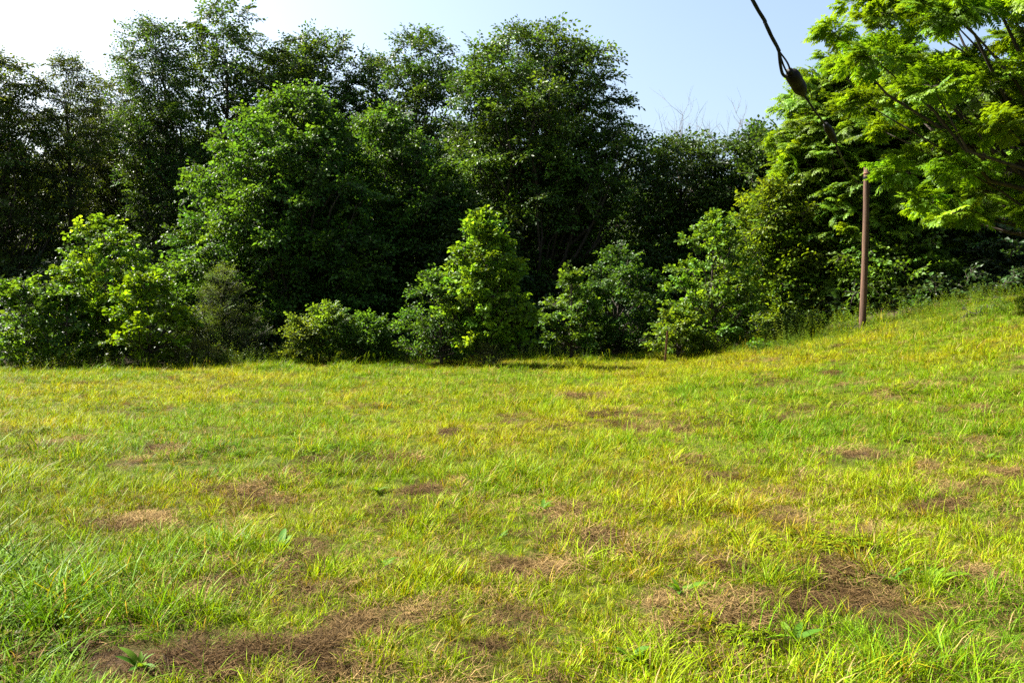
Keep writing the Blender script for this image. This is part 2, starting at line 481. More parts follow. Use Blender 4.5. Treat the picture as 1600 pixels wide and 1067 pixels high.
# ------------------------------------------------------------------ trees
def make_tree(name, label, base, outline, spray, tint, cat='tree', group=None, rc=1.0, dens=1.0, gap=1.15, trunk_r=0.17,
              depth_ratio=0.9, flat=0.7, leafmat='leaf', droop=0.0, seed=1, top_trunk=0.80, lift=0.0, lobe=1.0, sscale=1.0, tvar=0.16,
              trunks=1, hollow=0.30, rag=0.45, limb=1.0):
    """outline: rows (z, xl, xr) in metres in world space, from the top down; base: (x, y, z)"""
    r_ = np.random.default_rng(seed)
    base = np.asarray(base, float)
    root = tag(empty(name, base), label, cat, group)
    O = np.array(sorted(outline, key=lambda q: q[0]), float)
    zz = O[:, 0] - base[2]
    zz = zz - np.clip(rc - .5, 0, .6) * 1.1 * np.clip((zz - zz[-1] * .5) / (zz[-1] * .5), 0, 1)
    xl = O[:, 1] - base[0]; xr = O[:, 2] - base[0]
    H = zz[-1]
    cen = lambda z: np.interp(z, zz, (xl + xr) / 2)
    rad = lambda z: np.interp(z, zz, (xr - xl) / 2)
    # clump centres by dart throwing inside the outline
    zmin = zz[0]
    nc = 2600
    cz = r_.uniform(zmin, H, nc)
    wgt = rad(cz); keep = r_.random(nc) < (wgt / wgt.max()) ** 1.2 + 0.04
    cz = cz[keep]
    u = np.sqrt(r_.uniform(hollow ** 2, 1, len(cz))); th = r_.uniform(0, 2 * math.pi, len(cz))
    lob = 1 + lobe * (0.16 * np.sin(th * 3 + cz * 0.9 + seed) + 0.12 * np.sin(th * 5 - cz * 1.7 + 2.1 * seed))
    RR = rad(cz); crad = rc * r_.uniform(.7, 1.2, len(cz)) * np.clip(RR / (rc * 1.8), 0.45, 1)
    re = np.clip(RR * np.clip(lob, .55, 1.08) - 0.68 * crad, 0.02, None) * u
    C = np.stack([cen(cz) + re * np.cos(th), re * np.sin(th) * depth_ratio, cz - 0.5 * crad * (cz > H - crad)], 1)
    acc = []
    A = np.zeros((0, 3)); Ar = np.zeros(0)
    for i in range(len(C)):
        if len(A):
            dd = np.linalg.norm((A - C[i]) * (1, 1, 1.25), axis=1)
            if (dd < gap * 0.5 * (Ar + crad[i])).any(): continue
        A = np.vstack([A, C[i]]); Ar = np.append(Ar, crad[i])
    top = np.array([[cen(H * .97), 0, H - 0.35 * rc]])
    A = np.vstack([A, top]); Ar = np.append(Ar, rc * 0.55)
    # ragged outliers: single boughs that stick out of the crown
    no = max(0, int(rag * len(A)) + 3)
    oz = r_.uniform(zmin + .05 * (H - zmin), zmin + .97 * (H - zmin), no); ot = r_.uniform(0, 2 * math.pi, no)
    orr = rad(oz) * r_.uniform(.92, 1.12, no)
    B = np.stack([cen(oz) + orr * np.cos(ot), orr * np.sin(ot) * depth_ratio, oz + .1 * rc], 1)
    A = np.vstack([A, B]); Ar = np.append(Ar, rc * r_.uniform(.28, .55, no))
    # trunk(s) and limbs
    g = Geo()
    ntr = 12
    tz = np.linspace(0, H * top_trunk, ntr)
    wx = np.cumsum(r_.normal(0, 0.035 * H / 12, ntr)); wy = np.cumsum(r_.normal(0, 0.035 * H / 12, ntr))
    wx -= wx[0]; wy -= wy[0]
    lean = sstep(0.15, 0.95, tz / H)
    tx = wx * 0.6 + cen(tz) * lean * 0.85 if zmin < H else wx
    T = np.stack([tx, wy * 0.6, tz], 1)
    trad = trunk_r * (1 - tz / (H * 1.0)) ** 0.8 + 0.012
    trad[0] *= 1.35
    T[0, 2] = -0.25
    g.tube(T, trad, 8, 0)
    for k in range(trunks - 1):
        a = r_.uniform(0, 6.28); s_ = 0.25 + 0.1 * k
        off = np.stack([np.cos(a) * tz * s_ * .35, np.sin(a) * tz * s_ * .35, tz * 0], 1)
        T2 = T + off * (tz[:, None] < H * .8) + off * (tz[:, None] >= H * .8) * 0.9
        T2[:, 2] *= 0.85
        g.tube(T2, trad * 0.7, 6, 0)
    def trunk_at(z):
        return np.array([np.interp(z, tz, T[:, 0]), np.interp(z, tz, T[:, 1]), z])
    P, D, TT = [], [], []
    tint = np.asarray(tint, float)
    for c, cr in zip(A, Ar):
        hd = math.hypot(c[0] - np.interp(c[2], tz, T[:, 0]), c[1])
        za = np.clip(c[2] - hd * r_.uniform(.7, 1.3) - 0.06 * H, min(0.16 * H, c[2] * 0.6), H * top_trunk)
        s0 = trunk_at(za)
        ln = np.linalg.norm(c - s0)
        mid = s0 * 0.45 + c * 0.55 + np.array([0, 0, -0.10 * ln]) + r_.normal(0, 0.05 * ln, 3)
        pts = [s0, s0 * .6 + mid * .4 + r_.normal(0, .02 * ln, 3), mid, mid * .5 + c * .5 + r_.normal(0, .03 * ln, 3), c]
        r0 = limb * min(0.55 * np.interp(za, tz, trad), 0.014 + 0.018 * ln)
        g.tube(pts, [r0, r0 * .8, r0 * .6, r0 * .4, 0.010], 5, 0, cap=False)
        ns = max(5, int(dens * 30 * (cr / 1.0) ** 2 / (sscale ** 2)))
        d = r_.normal(0, 1, (ns, 3)); d /= np.linalg.norm(d, axis=1)[:, None]
        rr = cr * r_.random(ns) ** 0.45
        q = c + d * rr[:, None] * np.array([1, 1, flat])
        out = np.array([c[0] - cen(c[2]), c[1], 0.0]); out = out / (np.linalg.norm(out) + 0.3)
        dirs = d * np.array([1, 1, .55]) + out * 0.55 + np.array([0, 0, 0.18 - droop + lift]) + r_.normal(0, .22, (ns, 3))
        for k in range(min(ns, 6)):
            g.tube([c, (c + q[k]) / 2 + r_.normal(0, .05, 3), q[k]], [0.010, 0.008, 0.005], 3, 0, cap=False)
        P.append(q - dirs / (np.linalg.norm(dirs, axis=1)[:, None] + 1e-9) * 0.22 * sscale); D.append(dirs)
        cv = 1 + r_.normal(0, tvar * 0.6)
        sv = 1 + r_.normal(0, tvar, ns)
        hue = r_.normal(0, 0.10, ns) + r_.normal(0, .08)
        t = tint[None, :] * (cv * sv)[:, None] * np.stack([1 + hue, 1 + 0.25 * hue, 1 - .5 * hue], 1)
        TT.append(np.clip(t, 0.002, 0.6))
    P = np.vstack(P); D = np.vstack(D); TT = np.vstack(TT)
    ok = P[:, 2] > 0.12
    P, D, TT = P[ok], D[ok], TT[ok]
    nP = len(P)
    tr_o = g.build('trunk', [M['bark']], root, smooth=True)
    pick = r_.integers(0, 4, nP)
    rot = rots_from_dirs(D, r_.normal(0, .45, nP))
    cr_o = scatter_obj('crown', SPR[spray], P, pick, rot, sscale * r_.uniform(.78, 1.25, nP), TT, [M[leafmat], M['twig']], root)
    tag(cr_o, kind='stuff')
    STATS[name] = STATS.get(name, 0) + nP
    return root
STATS = {}

def pix_outline(rows, d):
    out = []
    for (py, a, b) in rows:
        z = at(800, py, d)[2]
        out.append((z, (a - CX) / FPX * d, (b - CX) / FPX * d))
    return out

def tree_px(name, label, px, d, rows, spray, tint, **kw):
    x = (px - CX) / FPX * d
    base = (x, d, float(terrain(x, d)))
    o = [r for r in pix_outline(rows, d)]
    o = [(max(z, base[2] + 0.15 + 0.01 * i), a, b) for i, (z, a, b) in enumerate(o)]
    return make_tree(name, label, base, o, spray, tint, **kw)

# ------------------------------------------------------------------ field edge and dry patches
EDGE = [(-700, 23), (-200, 24), (0, 25.5), (280, 26.5), (450, 28.5), (620, 29.5), (760, 31), (900, 32.5), (1000, 32), (1060, 29.5), (1200, 28.5),
        (1340, 27.5), (1480, 25.5), (1600, 23.5), (1800, 22.5), (2300, 22)]
EX = np.array([(p - CX) / FPX * d for p, d in EDGE]); EY = np.array([d for _, d in EDGE], float)
def edge_y(x): return np.interp(x, EX, EY)

# dry thatch / bare soil seen in the field: pixel centre, half sizes in pixels, strength
PATCH = [(215, 815, 45, 16, 1.0), (300, 822, 30, 10, .9), (265, 700, 40, 14, .6), (200, 725, 28, 9, .7), (75, 695, 36, 10, .7), (690, 680, 30, 8, .9),
         (400, 765, 50, 22, .8), (420, 800, 45, 14, .9), (470, 740, 45, 10, .6), (620, 718, 34, 9, .7), (700, 770, 60, 14, .8), (640, 800, 50, 10, .7),
         (880, 815, 50, 18, 1.0), (840, 880, 70, 18, .9), (760, 860, 40, 10, .5), (965, 655, 40, 10, 1.0), (1000, 668, 26, 8, 1.0), (1085, 660, 44, 12, 1.0), (1070, 672, 26, 7, .9),
         (1195, 600, 22, 5, .9), (1240, 600, 14, 5, .9), (1305, 585, 10, 5, .9), (905, 620, 40, 6, .8), (780, 620, 30, 5, .5), (1230, 655, 30, 6, .7),
         (1340, 712, 40, 8, .9), (1500, 700, 45, 14, 1.0), (1450, 738, 40, 10, .9), (1300, 750, 20, 9, .9), (1240, 778, 50, 10, .8), (1440, 790, 55, 14, .9), (1105, 745, 34, 8, .8),
         (1100, 720, 40, 9, .5), (1120, 880, 70, 20, .8), (1060, 940, 40, 22, 1.0), (1150, 930, 90, 26, .7), (1310, 940, 90, 30, .9), (1320, 890, 40, 16, 1.0), (1340, 835, 50, 10, .7),
         (1540, 900, 40, 22, 1.0), (1560, 975, 60, 40, 1.0), (1450, 985, 60, 20, .9), (1220, 990, 80, 26, .8), (1100, 1000, 60, 24, .6), (1430, 1040, 40, 20, .7),
         (130, 1030, 90, 20, 1.1), (250, 1025, 120, 22, 1.1), (420, 1020, 110, 26, 1.1), (560, 990, 80, 30, 1.0), (560, 1040, 90, 24, 1.0), (760, 1010, 80, 22, .7), (700, 960, 60, 16, .5),
         (350, 905, 50, 18, .6), (480, 930, 60, 20, .6), (1560, 830, 40, 12, .5), (1230, 800, 50, 10, .6), (960, 745, 50, 10, .5), (1540, 640, 30, 8, .6), (1280, 640, 50, 8, .5), (1470, 600, 40, 6, .5)]
PW = []
for (px, py, hx, hy, s) in PATCH:
    c = ground_at(px, py)
    a = ground_at(px, min(1066, py + hy)); b = ground_at(px, py - hy)
    PW.append((c[0], c[1], hx / FPX * c[1], max(0.06, abs(b[1] - a[1]) / 2), s))

def thatch(x, y):
    x = np.asarray(x, float); y = np.asarray(y, float)
    t = np.zeros_like(x)
    wx = x + (fbm(x, y, 0.5, 31) - .5) * 0.6; wy = y + (fbm(x, y, 0.5, 37) - .5) * 0.6
    for (cx, cy, a, b, s) in PW:
        t = np.maximum(t, s * np.exp(-(((wx - cx) / a) ** 2 + ((wy - cy) / b) ** 2) * 1.15))
    base = sstep(0.62, 0.80, fbm(x, y, 0.7, 51, 4)) * 0.5
    br = fbm(x, y, .30, 57, 3)
    t = t * (0.12 + 1.6 * sstep(.36, .60, br))
    return np.clip(np.maximum(t, base), 0, 1.1)

# ------------------------------------------------------------------ ground sheet
def warp(n_, near, far, p):
    u = np.linspace(-1, 1, n_)
    return np.sign(u) * (np.abs(u) * near + np.abs(u) ** p * (far - near))
gx = warp(281, 16, 420, 9)
gy0 = np.concatenate([np.linspace(-30, 0, 16)[:-1], np.linspace(0, 34, 240)[:-1], 34 + 466 * np.linspace(0, 1, 40) ** 2.4])
GX, GY = np.meshgrid(gx, gy0)
GZ = terrain(GX, GY)
nx_, ny_ = len(gx), len(gy0)
V = np.stack([GX.ravel(), GY.ravel(), GZ.ravel()], 1)
idx = np.arange(nx_ * ny_).reshape(ny_, nx_)
F = np.stack([idx[:-1, :-1].ravel(), idx[:-1, 1:].ravel(), idx[1:, 1:].ravel(), idx[1:, :-1].ravel()], 1)
ground = mesh_obj('ground', V, F, M['ground'], smooth=True)
tag(ground, 'mown meadow ground with thatch and bare soil rising to the right', 'ground', kind='structure')
for nm, arr in (('thatch', thatch(GX, GY)), ('wood', sstep(-0.3, 1.5, GY - edge_y(GX)))):
    a = ground.data.attributes.new(nm, 'FLOAT', 'POINT')
    a.data.foreach_set('value', np.ascontiguousarray(arr).ravel().astype(np.float32))

# ------------------------------------------------------------------ grass
def blade(g, b, az, h, w_, lean, lr, segs=3, mi=0, twist=0.0):
    dx, dy = math.cos(az), math.sin(az)
    sx, sy = -math.sin(az + twist), math.cos(az + twist)
    V, F = [], []
    for i in range(segs):
        s = i / segs
        hor = lean * h * s ** 1.7; z = h * s * (1 - 0.42 * min(lean, 1.3) * s)
        ww = w_ * 0.5 * (1 - 0.55 * s)
        p = np.array([b[0] + dx * hor, b[1] + dy * hor, b[2] + z])
        V += [p + np.array([sx, sy, 0]) * ww, p - np.array([sx, sy, 0]) * ww]
    z = h * (1 - 0.42 * min(lean, 1.3)); V.append(np.array([b[0] + dx * lean * h, b[1] + dy * lean * h, b[2] + z]))
    for i in range(segs - 1):
        F.append((2 * i, 2 * i + 1, 2 * i + 3, 2 * i + 2))
    F.append((2 * segs - 2, 2 * segs - 1, 2 * segs))
    g.add(V, F, mi, lr)

def tuft(n_, spread, h0, h1, w_, lean0, lean1, mi=0, bias=None):
    g = Geo()
    for _ in range(n_):
        a = rng.uniform(0, 6.283); r = spread * math.sqrt(rng.random())
        az = a + rng.normal(0, .9)
        if bias is not None and rng.random() < .6: az = bias + rng.normal(0, .5)
        blade(g, (r * math.cos(a), r * math.sin(a), -0.01), az, rng.uniform(h0, h1), w_ * rng.uniform(.7, 1.3), rng.uniform(lean0, lean1), rng.random(), 3, mi, rng.uniform(-.7, .7))
    return g

def straw_mat(n_, spread, l0, l1, w_):
    g = Geo()
    for _ in range(n_):
        a = rng.uniform(0, 6.283); r = spread * math.sqrt(rng.random())
        az = rng.uniform(0, 6.283); ln = rng.uniform(l0, l1); el = abs(rng.normal(0, .22))
        b = np.array([r * math.cos(a), r * math.sin(a), rng.uniform(0.0, 0.03)])
        d = np.array([math.cos(az) * math.cos(el), math.sin(az) * math.cos(el), math.sin(el)])
        s = np.array([-math.sin(az), math.cos(az), rng.uniform(-.6, .6)]) * w_ * .5
        cv = np.array([0, 0, rng.uniform(-.10, .15) * ln]) + np.array([-math.sin(az), math.cos(az), 0]) * rng.uniform(-.2, .2) * ln
        m_ = b + d * ln * .5 + cv; t = b + d * ln
        g.add([b + s, b - s, m_ + s * .9, m_ - s * .9, t], [(0, 1, 3, 2), (2, 3, 4)], 1, rng.random())
    return g

def clover(n_, spread, r0):
    g = Geo()
    for _ in range(n_):
        a = rng.uniform(0, 6.283); r = spread * math.sqrt(rng.random()); h = rng.uniform(.02, .07)
        b = np.array([r * math.cos(a), r * math.sin(a), h]); lr = rng.random() * .9
        for k in range(3):
            t = a + k * 2.09
            add_leaf(g, b, (math.cos(t), math.sin(t), .15), (rng.normal(0, .2), rng.normal(0, .2), 1), r0, r0 * .9, .1, .6, lr)
    return g

def stalks(n_, h0, h1):
    g = Geo()
    for _ in range(n_):
        x, y = rng.normal(0, .05, 2); h = rng.uniform(h0, h1); az = rng.uniform(0, 6.28); ln = rng.uniform(.05, .25)
        pts = [np.array([x + math.cos(az) * ln * h * t * t, y + math.sin(az) * ln * h * t * t, h * t]) for t in (0, .4, .75, 1)]
        g.tube(pts, [.0016, .0014, .0012, .0008], 3, 1, .75, cap=False)
        d = unit(pts[-1] - pts[-2])
        for k in range(5):
            a = k * 2.4
            add_leaf(g, pts[-1] - d * .012 * k, d + np.array([math.cos(a), math.sin(a), 0]) * .5, (math.sin(a), -math.cos(a), .2), .022, .005, .1, lr=.7, mi=1)
    return g

GP = [tuft(16, .055, .05, .11, .0050, .25, 1.1), tuft(16, .06, .06, .13, .0048, .3, 1.2), tuft(18, .06, .04, .10, .0045, .4, 1.3), tuft(14, .05, .07, .15, .0055, .2, .9),
      tuft(16, .06, .06, .13, .005, .5, 1.3, bias=0.4),
      tuft(14, .06, .13, .24, .0060, .3, 1.0), tuft(12, .06, .15, .30, .0065, .4, 1.1),
      straw_mat(26, .10, .06, .17, .0042), straw_mat(30, .11, .05, .14, .0040), straw_mat(20, .12, .08, .22, .0045),
      clover(16, .08, .020), stalks(4, .22, .42),
      tuft(20, .07, .025, .06, .0045, .5, 1.4)]

def field_points(y0, y1, dens, margin):
    area_w = lambda y: (0.66 * y + margin)
    out = []
    n_ = int(dens * (y1 - y0) * 2 * area_w(y1))
    y = rng.uniform(y0, y1, n_); x = rng.uniform(-1, 1, n_) * area_w(y1)
    k = np.abs(x) < area_w(y)
    return x[k], y[k]
XS, YS, SS = [], [], []
for (y0, y1, dn, mg, s) in ((1.6, 5, 500, 1.2, 1.0), (5, 8.5, 350, 1.2, 1.05), (8.5, 14, 170, 1.5, 1.2), (14, 21, 105, 2.0, 1.35), (21, 33, 70, 2.5, 1.5)):
    x, y = field_points(y0, y1, dn, mg)
    XS.append(x); YS.append(y); SS.append(np.full(len(x), s))
X = np.concatenate(XS); Y = np.concatenate(YS); S = np.concatenate(SS)
k = Y < edge_y(X) + 0.8 * noise2(X, Y, 1.2, 77) + 0.3
X, Y, S = X[k], Y[k], S[k]
TH = thatch(X, Y)
u = rng.random(len(X))
lush = fbm(X, Y, 2.2, 61); yel = fbm(X, Y, 3.5, 71); cl = fbm(X, Y, 1.1, 81)
pick = rng.integers(0, 5, len(X))
pick = np.where((u < 0.20), 12, pick)
pick = np.where((lush > 0.58) & (u > 0.80), rng.integers(5, 7, len(X)), pick)
pick = np.where((u > 0.955), rng.integers(5, 7, len(X)), pick)
pick = np.where((cl > 0.65) & (u > .3) & (u < .62), 10, pick)
pick = np.where((u > 0.30) & (u < 0.306), 11, pick)
v = rng.random(len(X))
drym = v < np.clip(TH * 1.05 + 0.045 + .05 * sstep(14, 6, Y), 0, .92)
pick = np.where(drym, rng.integers(7, 10, len(X)), pick)
green = np.array([0.112, 0.210, 0.003]); yell = np.array([0.222, 0.268, 0.003]); oliv = np.array([0.200, 0.165, 0.006]); cool = np.array([0.050, 0.150, 0.006])
f1 = (sstep(.32, .66, yel + rng.normal(0, .12, len(X))) * (.6 + .6 * sstep(4, 14, Y)))[:, None]
G = green * (1 - f1) + yell * f1
f2 = (rng.random(len(X)) < 0.10 + 0.25 * sstep(.5, .8, yel))[:, None]
G = np.where(f2, oliv, G)
f3 = ((lush > .57) & (rng.random(len(X)) < .6))[:, None]
G = np.where(f3, cool * .5 + G * .5, G)
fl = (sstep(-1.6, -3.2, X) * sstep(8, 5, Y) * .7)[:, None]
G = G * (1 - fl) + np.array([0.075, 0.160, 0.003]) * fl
straw = np.array([0.27, 0.185, 0.070]); brown = np.array([0.052, 0.029, 0.012])
fs = (sstep(.42, .72, fbm(X, Y, .5, 91)) * .6 + .4 * rng.random(len(X)))[:, None]
soil = np.zeros(len(X))
for (cx, cy, a, b, s_), pp in zip(PW, PATCH):
    if pp[1] > 960: soil = np.maximum(soil, np.exp(-((X - cx) / a) ** 2 - ((Y - cy) / b) ** 2))
fs = fs * (1 - .55 * sstep(.25, .7, soil))[:, None]
T = np.where(drym[:, None], straw * fs + brown * (1 - fs), G)
T = T * ((1 + rng.normal(0, .18, len(X))) * np.where(pick == 10, .75, 1))[:, None]
hgt = (0.25 + 1.25 * fbm(X, Y, .6, 101, 4)) * (1 + 1.1 * sstep(-1.0, .3, Y - edge_y(X)) * noise2(X, Y, .7, 141)) * (1 + .22 * sstep(-1.6, -3.2, X) * sstep(8, 5, Y)) * rng.uniform(.8, 1.25, len(X)) * S * (1 - .4 * np.clip(TH, 0, 1) * (1 - drym))
hgt = hgt * .94
rot = np.stack([rng.normal(0, .14, len(X)), rng.normal(0, .14, len(X)), rng.uniform(0, 6.283, len(X))], 1)
Pg = np.stack([X, Y, terrain(X, Y)], 1)
grass = scatter_obj('grass', GP, Pg, pick, rot, hgt, np.clip(T, .003, .6), [M['grass'], M['straw']])
tag(grass, 'sunlit yellow-green meadow grass with matted dry thatch', 'grass', kind='stuff')
print('grass tufts', len(X))

# ------------------------------------------------------------------ background trees
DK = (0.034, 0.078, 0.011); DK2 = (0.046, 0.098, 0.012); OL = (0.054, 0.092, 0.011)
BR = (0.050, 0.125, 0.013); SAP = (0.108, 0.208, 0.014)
BGROUP = 'tall trees of the wood behind the field'
def T_(label, px, d, rows, spray, tint, name='broadleaf_tree', **kw):
    kw.setdefault('group', BGROUP); kw.setdefault('rc', .8); kw.setdefault('gap', 1.75); kw.setdefault('dens', 1.6); kw.setdefault('lobe', 1.8); kw.setdefault('tvar', .24); kw.setdefault('sscale', 1.15); kw.setdefault('hollow', .2)
    return tree_px(name, label, px, d, rows, spray, tint, **kw)

T_('tall olive-green tree with a broad crown at the end of the wood beside the locust', -10, 40,
   [(68, -30, 30), (110, -80, 55), (160, -110, 75), (230, -130, 85), (320, -130, 85), (400, -110, 70), (470, -90, 50)], 'fine', OL, seed=1, trunk_r=.2)
T_('slender feathery locust tree with a thin straight trunk and open tiered crown', 112, 41,
   [(85, 100, 118), (120, 75, 145), (150, 68, 140), (200, 62, 165), (260, 70, 160), (330, 80, 150), (400, 90, 140)], 'fine', OL, name='locust_tree', seed=2, rc=.6, gap=1.8, dens=1.2, flat=.45, sscale=.85, trunk_r=.13)
T_('dark round-topped tree wedged between the feathery locust and the forked tree', 185, 47,
   [(118, 165, 200), (160, 130, 235), (230, 120, 250), (320, 120, 250), (420, 130, 240), (480, 140, 230)], 'fine', OL, seed=3)
T_('dark forked tree with an uneven twin-topped crown beside the tallest open tree', 262, 44,
   [(28, 240, 268), (60, 195, 285), (100, 190, 310), (150, 200, 320), (210, 190, 325), (290, 200, 325), (380, 210, 320), (450, 220, 310)], 'fine', DK2, seed=4, trunks=2, trunk_r=.2)
T_('tallest tree of the wood with a sparse crown and sky showing around its trunk', 346, 46,
   [(0, 325, 362), (35, 305, 410), (75, 292, 428), (120, 300, 425), (170, 310, 420), (220, 315, 410), (270, 320, 390)], 'broad', DK2, seed=5, gap=2.1, rc=.75, dens=1.3, trunk_r=.17)
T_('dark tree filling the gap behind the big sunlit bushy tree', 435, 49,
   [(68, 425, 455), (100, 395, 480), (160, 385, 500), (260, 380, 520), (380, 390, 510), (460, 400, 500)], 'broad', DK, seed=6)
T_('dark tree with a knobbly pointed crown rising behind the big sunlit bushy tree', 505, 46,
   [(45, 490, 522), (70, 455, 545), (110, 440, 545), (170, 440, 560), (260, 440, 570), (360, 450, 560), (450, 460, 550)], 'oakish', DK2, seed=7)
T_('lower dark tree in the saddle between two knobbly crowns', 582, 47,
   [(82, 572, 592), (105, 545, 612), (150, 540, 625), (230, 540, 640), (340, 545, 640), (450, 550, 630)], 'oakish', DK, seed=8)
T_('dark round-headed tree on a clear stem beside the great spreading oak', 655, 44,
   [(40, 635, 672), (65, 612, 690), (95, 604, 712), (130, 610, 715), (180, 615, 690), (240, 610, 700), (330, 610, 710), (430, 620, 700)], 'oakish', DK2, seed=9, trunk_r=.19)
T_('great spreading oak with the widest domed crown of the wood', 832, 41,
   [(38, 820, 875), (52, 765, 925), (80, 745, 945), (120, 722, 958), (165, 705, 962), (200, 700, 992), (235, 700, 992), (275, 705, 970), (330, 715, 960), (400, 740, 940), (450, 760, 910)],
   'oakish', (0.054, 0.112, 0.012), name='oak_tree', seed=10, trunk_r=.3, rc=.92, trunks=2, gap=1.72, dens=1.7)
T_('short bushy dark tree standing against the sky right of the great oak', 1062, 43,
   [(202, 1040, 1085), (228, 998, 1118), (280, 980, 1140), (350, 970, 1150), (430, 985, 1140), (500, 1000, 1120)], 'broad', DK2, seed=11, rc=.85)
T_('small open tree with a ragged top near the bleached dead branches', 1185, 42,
   [(196, 1168, 1200), (226, 1138, 1230), (270, 1125, 1255), (350, 1120, 1260), (440, 1130, 1250), (500, 1140, 1240)], 'broad', DK2, seed=12, rc=.8, gap=1.3)
# trees deeper in the wood, between the others; far-left ones unseen, there to shade
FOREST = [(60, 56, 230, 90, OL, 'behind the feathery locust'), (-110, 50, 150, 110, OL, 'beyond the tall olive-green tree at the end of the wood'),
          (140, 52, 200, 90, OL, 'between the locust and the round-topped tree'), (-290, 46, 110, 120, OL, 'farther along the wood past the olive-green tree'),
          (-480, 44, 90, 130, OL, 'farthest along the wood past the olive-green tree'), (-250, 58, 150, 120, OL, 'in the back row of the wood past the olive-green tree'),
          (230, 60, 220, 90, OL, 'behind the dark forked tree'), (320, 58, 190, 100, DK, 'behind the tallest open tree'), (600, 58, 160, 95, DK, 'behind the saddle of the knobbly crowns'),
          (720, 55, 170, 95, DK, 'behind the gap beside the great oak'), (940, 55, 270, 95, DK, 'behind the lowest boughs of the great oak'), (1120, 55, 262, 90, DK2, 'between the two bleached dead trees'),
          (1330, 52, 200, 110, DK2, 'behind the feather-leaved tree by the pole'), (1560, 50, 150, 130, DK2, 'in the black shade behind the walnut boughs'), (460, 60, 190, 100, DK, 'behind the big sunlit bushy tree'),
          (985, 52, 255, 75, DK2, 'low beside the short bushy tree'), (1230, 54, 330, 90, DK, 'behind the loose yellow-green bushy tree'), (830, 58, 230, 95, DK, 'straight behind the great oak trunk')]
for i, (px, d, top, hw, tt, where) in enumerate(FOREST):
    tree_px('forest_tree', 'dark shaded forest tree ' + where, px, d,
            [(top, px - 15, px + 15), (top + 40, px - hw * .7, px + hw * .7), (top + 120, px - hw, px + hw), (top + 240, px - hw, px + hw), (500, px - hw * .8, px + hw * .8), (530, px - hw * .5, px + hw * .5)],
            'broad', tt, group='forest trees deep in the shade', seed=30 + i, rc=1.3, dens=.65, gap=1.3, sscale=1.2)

# bare dead crowns against the sky
def dead_tree(label, px, d, top, seed, spread):
    r_ = np.random.default_rng(seed)
    x = (px - CX) / FPX * d
    base = np.array([x, d, float(terrain(x, d))])
    H = at(px, top, d)[2] - base[2]
    root = tag(empty('dead_tree', base), label, 'dead tree', 'bleached dead trees against the sky')
    gt, gb = Geo(), Geo()
    gt.tube([(0, 0, -.2), (0.1, 0, H * .3), (0, .1, H * .6), (.05, 0, H * .72)], [.16, .13, .10, .07], 7, 0)
    def br(p, dr, ln, r, lv):
        pts = [p]
        for k in range(4):
            dr = unit(dr + r_.normal(0, .12, 3) + np.array([0, 0, .05]))
            pts.append(pts[-1] + dr * ln / 4)
        gb.tube(pts, np.linspace(r, r * .35, 5), 4, 0, cap=False)
        if lv:
            for k in range(4):
                t = r_.integers(1, 5)
                br(pts[t], unit(dr + r_.normal(0, .45, 3)), ln * r_.uniform(.45, .7), r * .5, lv - 1)
    for k in range(7):
        a = k * 2.4 + seed; z = H * (.48 + .24 * k / 6)
        br(np.array([0, 0, z]), unit([math.cos(a) * spread, math.sin(a) * spread, 1]), H * .30 * (1.1 - .5 * abs(k - 3) / 6), .045, 3)
    gt.build('trunk', [M['dead']], root, True); gb.build('branches', [M['dead']], root)
dead_tree('bleached dead tree with a fan of bare twigs behind the short bushy tree', 1082, 46, 203, 3, .5)
dead_tree('bleached dead tree with bare twigs behind the small open ragged tree', 1178, 47, 212, 8, .4)

# ------------------------------------------------------------------ mid trees of the wood edge
tree_px('bushy_tree', 'big bushy tree with a sunlit mid-green crown reaching almost to the grass', 470, 35,
        [(122, 456, 480), (160, 430, 500), (200, 380, 530), (250, 335, 560), (300, 318, 575), (360, 300, 600), (410, 290, 605), (460, 300, 600), (510, 330, 590), (535, 350, 570)],
        'maple', (0.055, 0.125, 0.014), seed=51, rc=.85, trunk_r=.22, leafmat='leaf_bright', dens=1.4, gap=1.4, lobe=2.6, rag=.7)
tree_px('bushy_tree', 'sunlit-topped bushy tree squeezed between the big bushy tree and the great oak', 615, 37,
        [(158, 590, 615), (190, 562, 642), (235, 560, 680), (290, 570, 712), (350, 575, 725), (420, 570, 720), (490, 580, 700), (530, 600, 680)],
        'maple', (0.050, 0.115, 0.014), seed=52, rc=.85, trunk_r=.2, leafmat='leaf_bright', dens=1.4, gap=1.4, lobe=2.4, rag=.7)
tree_px('bushy_tree', 'dark shaded tree with low branches beneath the great oak', 720, 37,
        [(300, 690, 740), (350, 650, 790), (420, 640, 820), (490, 650, 830), (530, 670, 810)], 'broad', DK, seed=53)
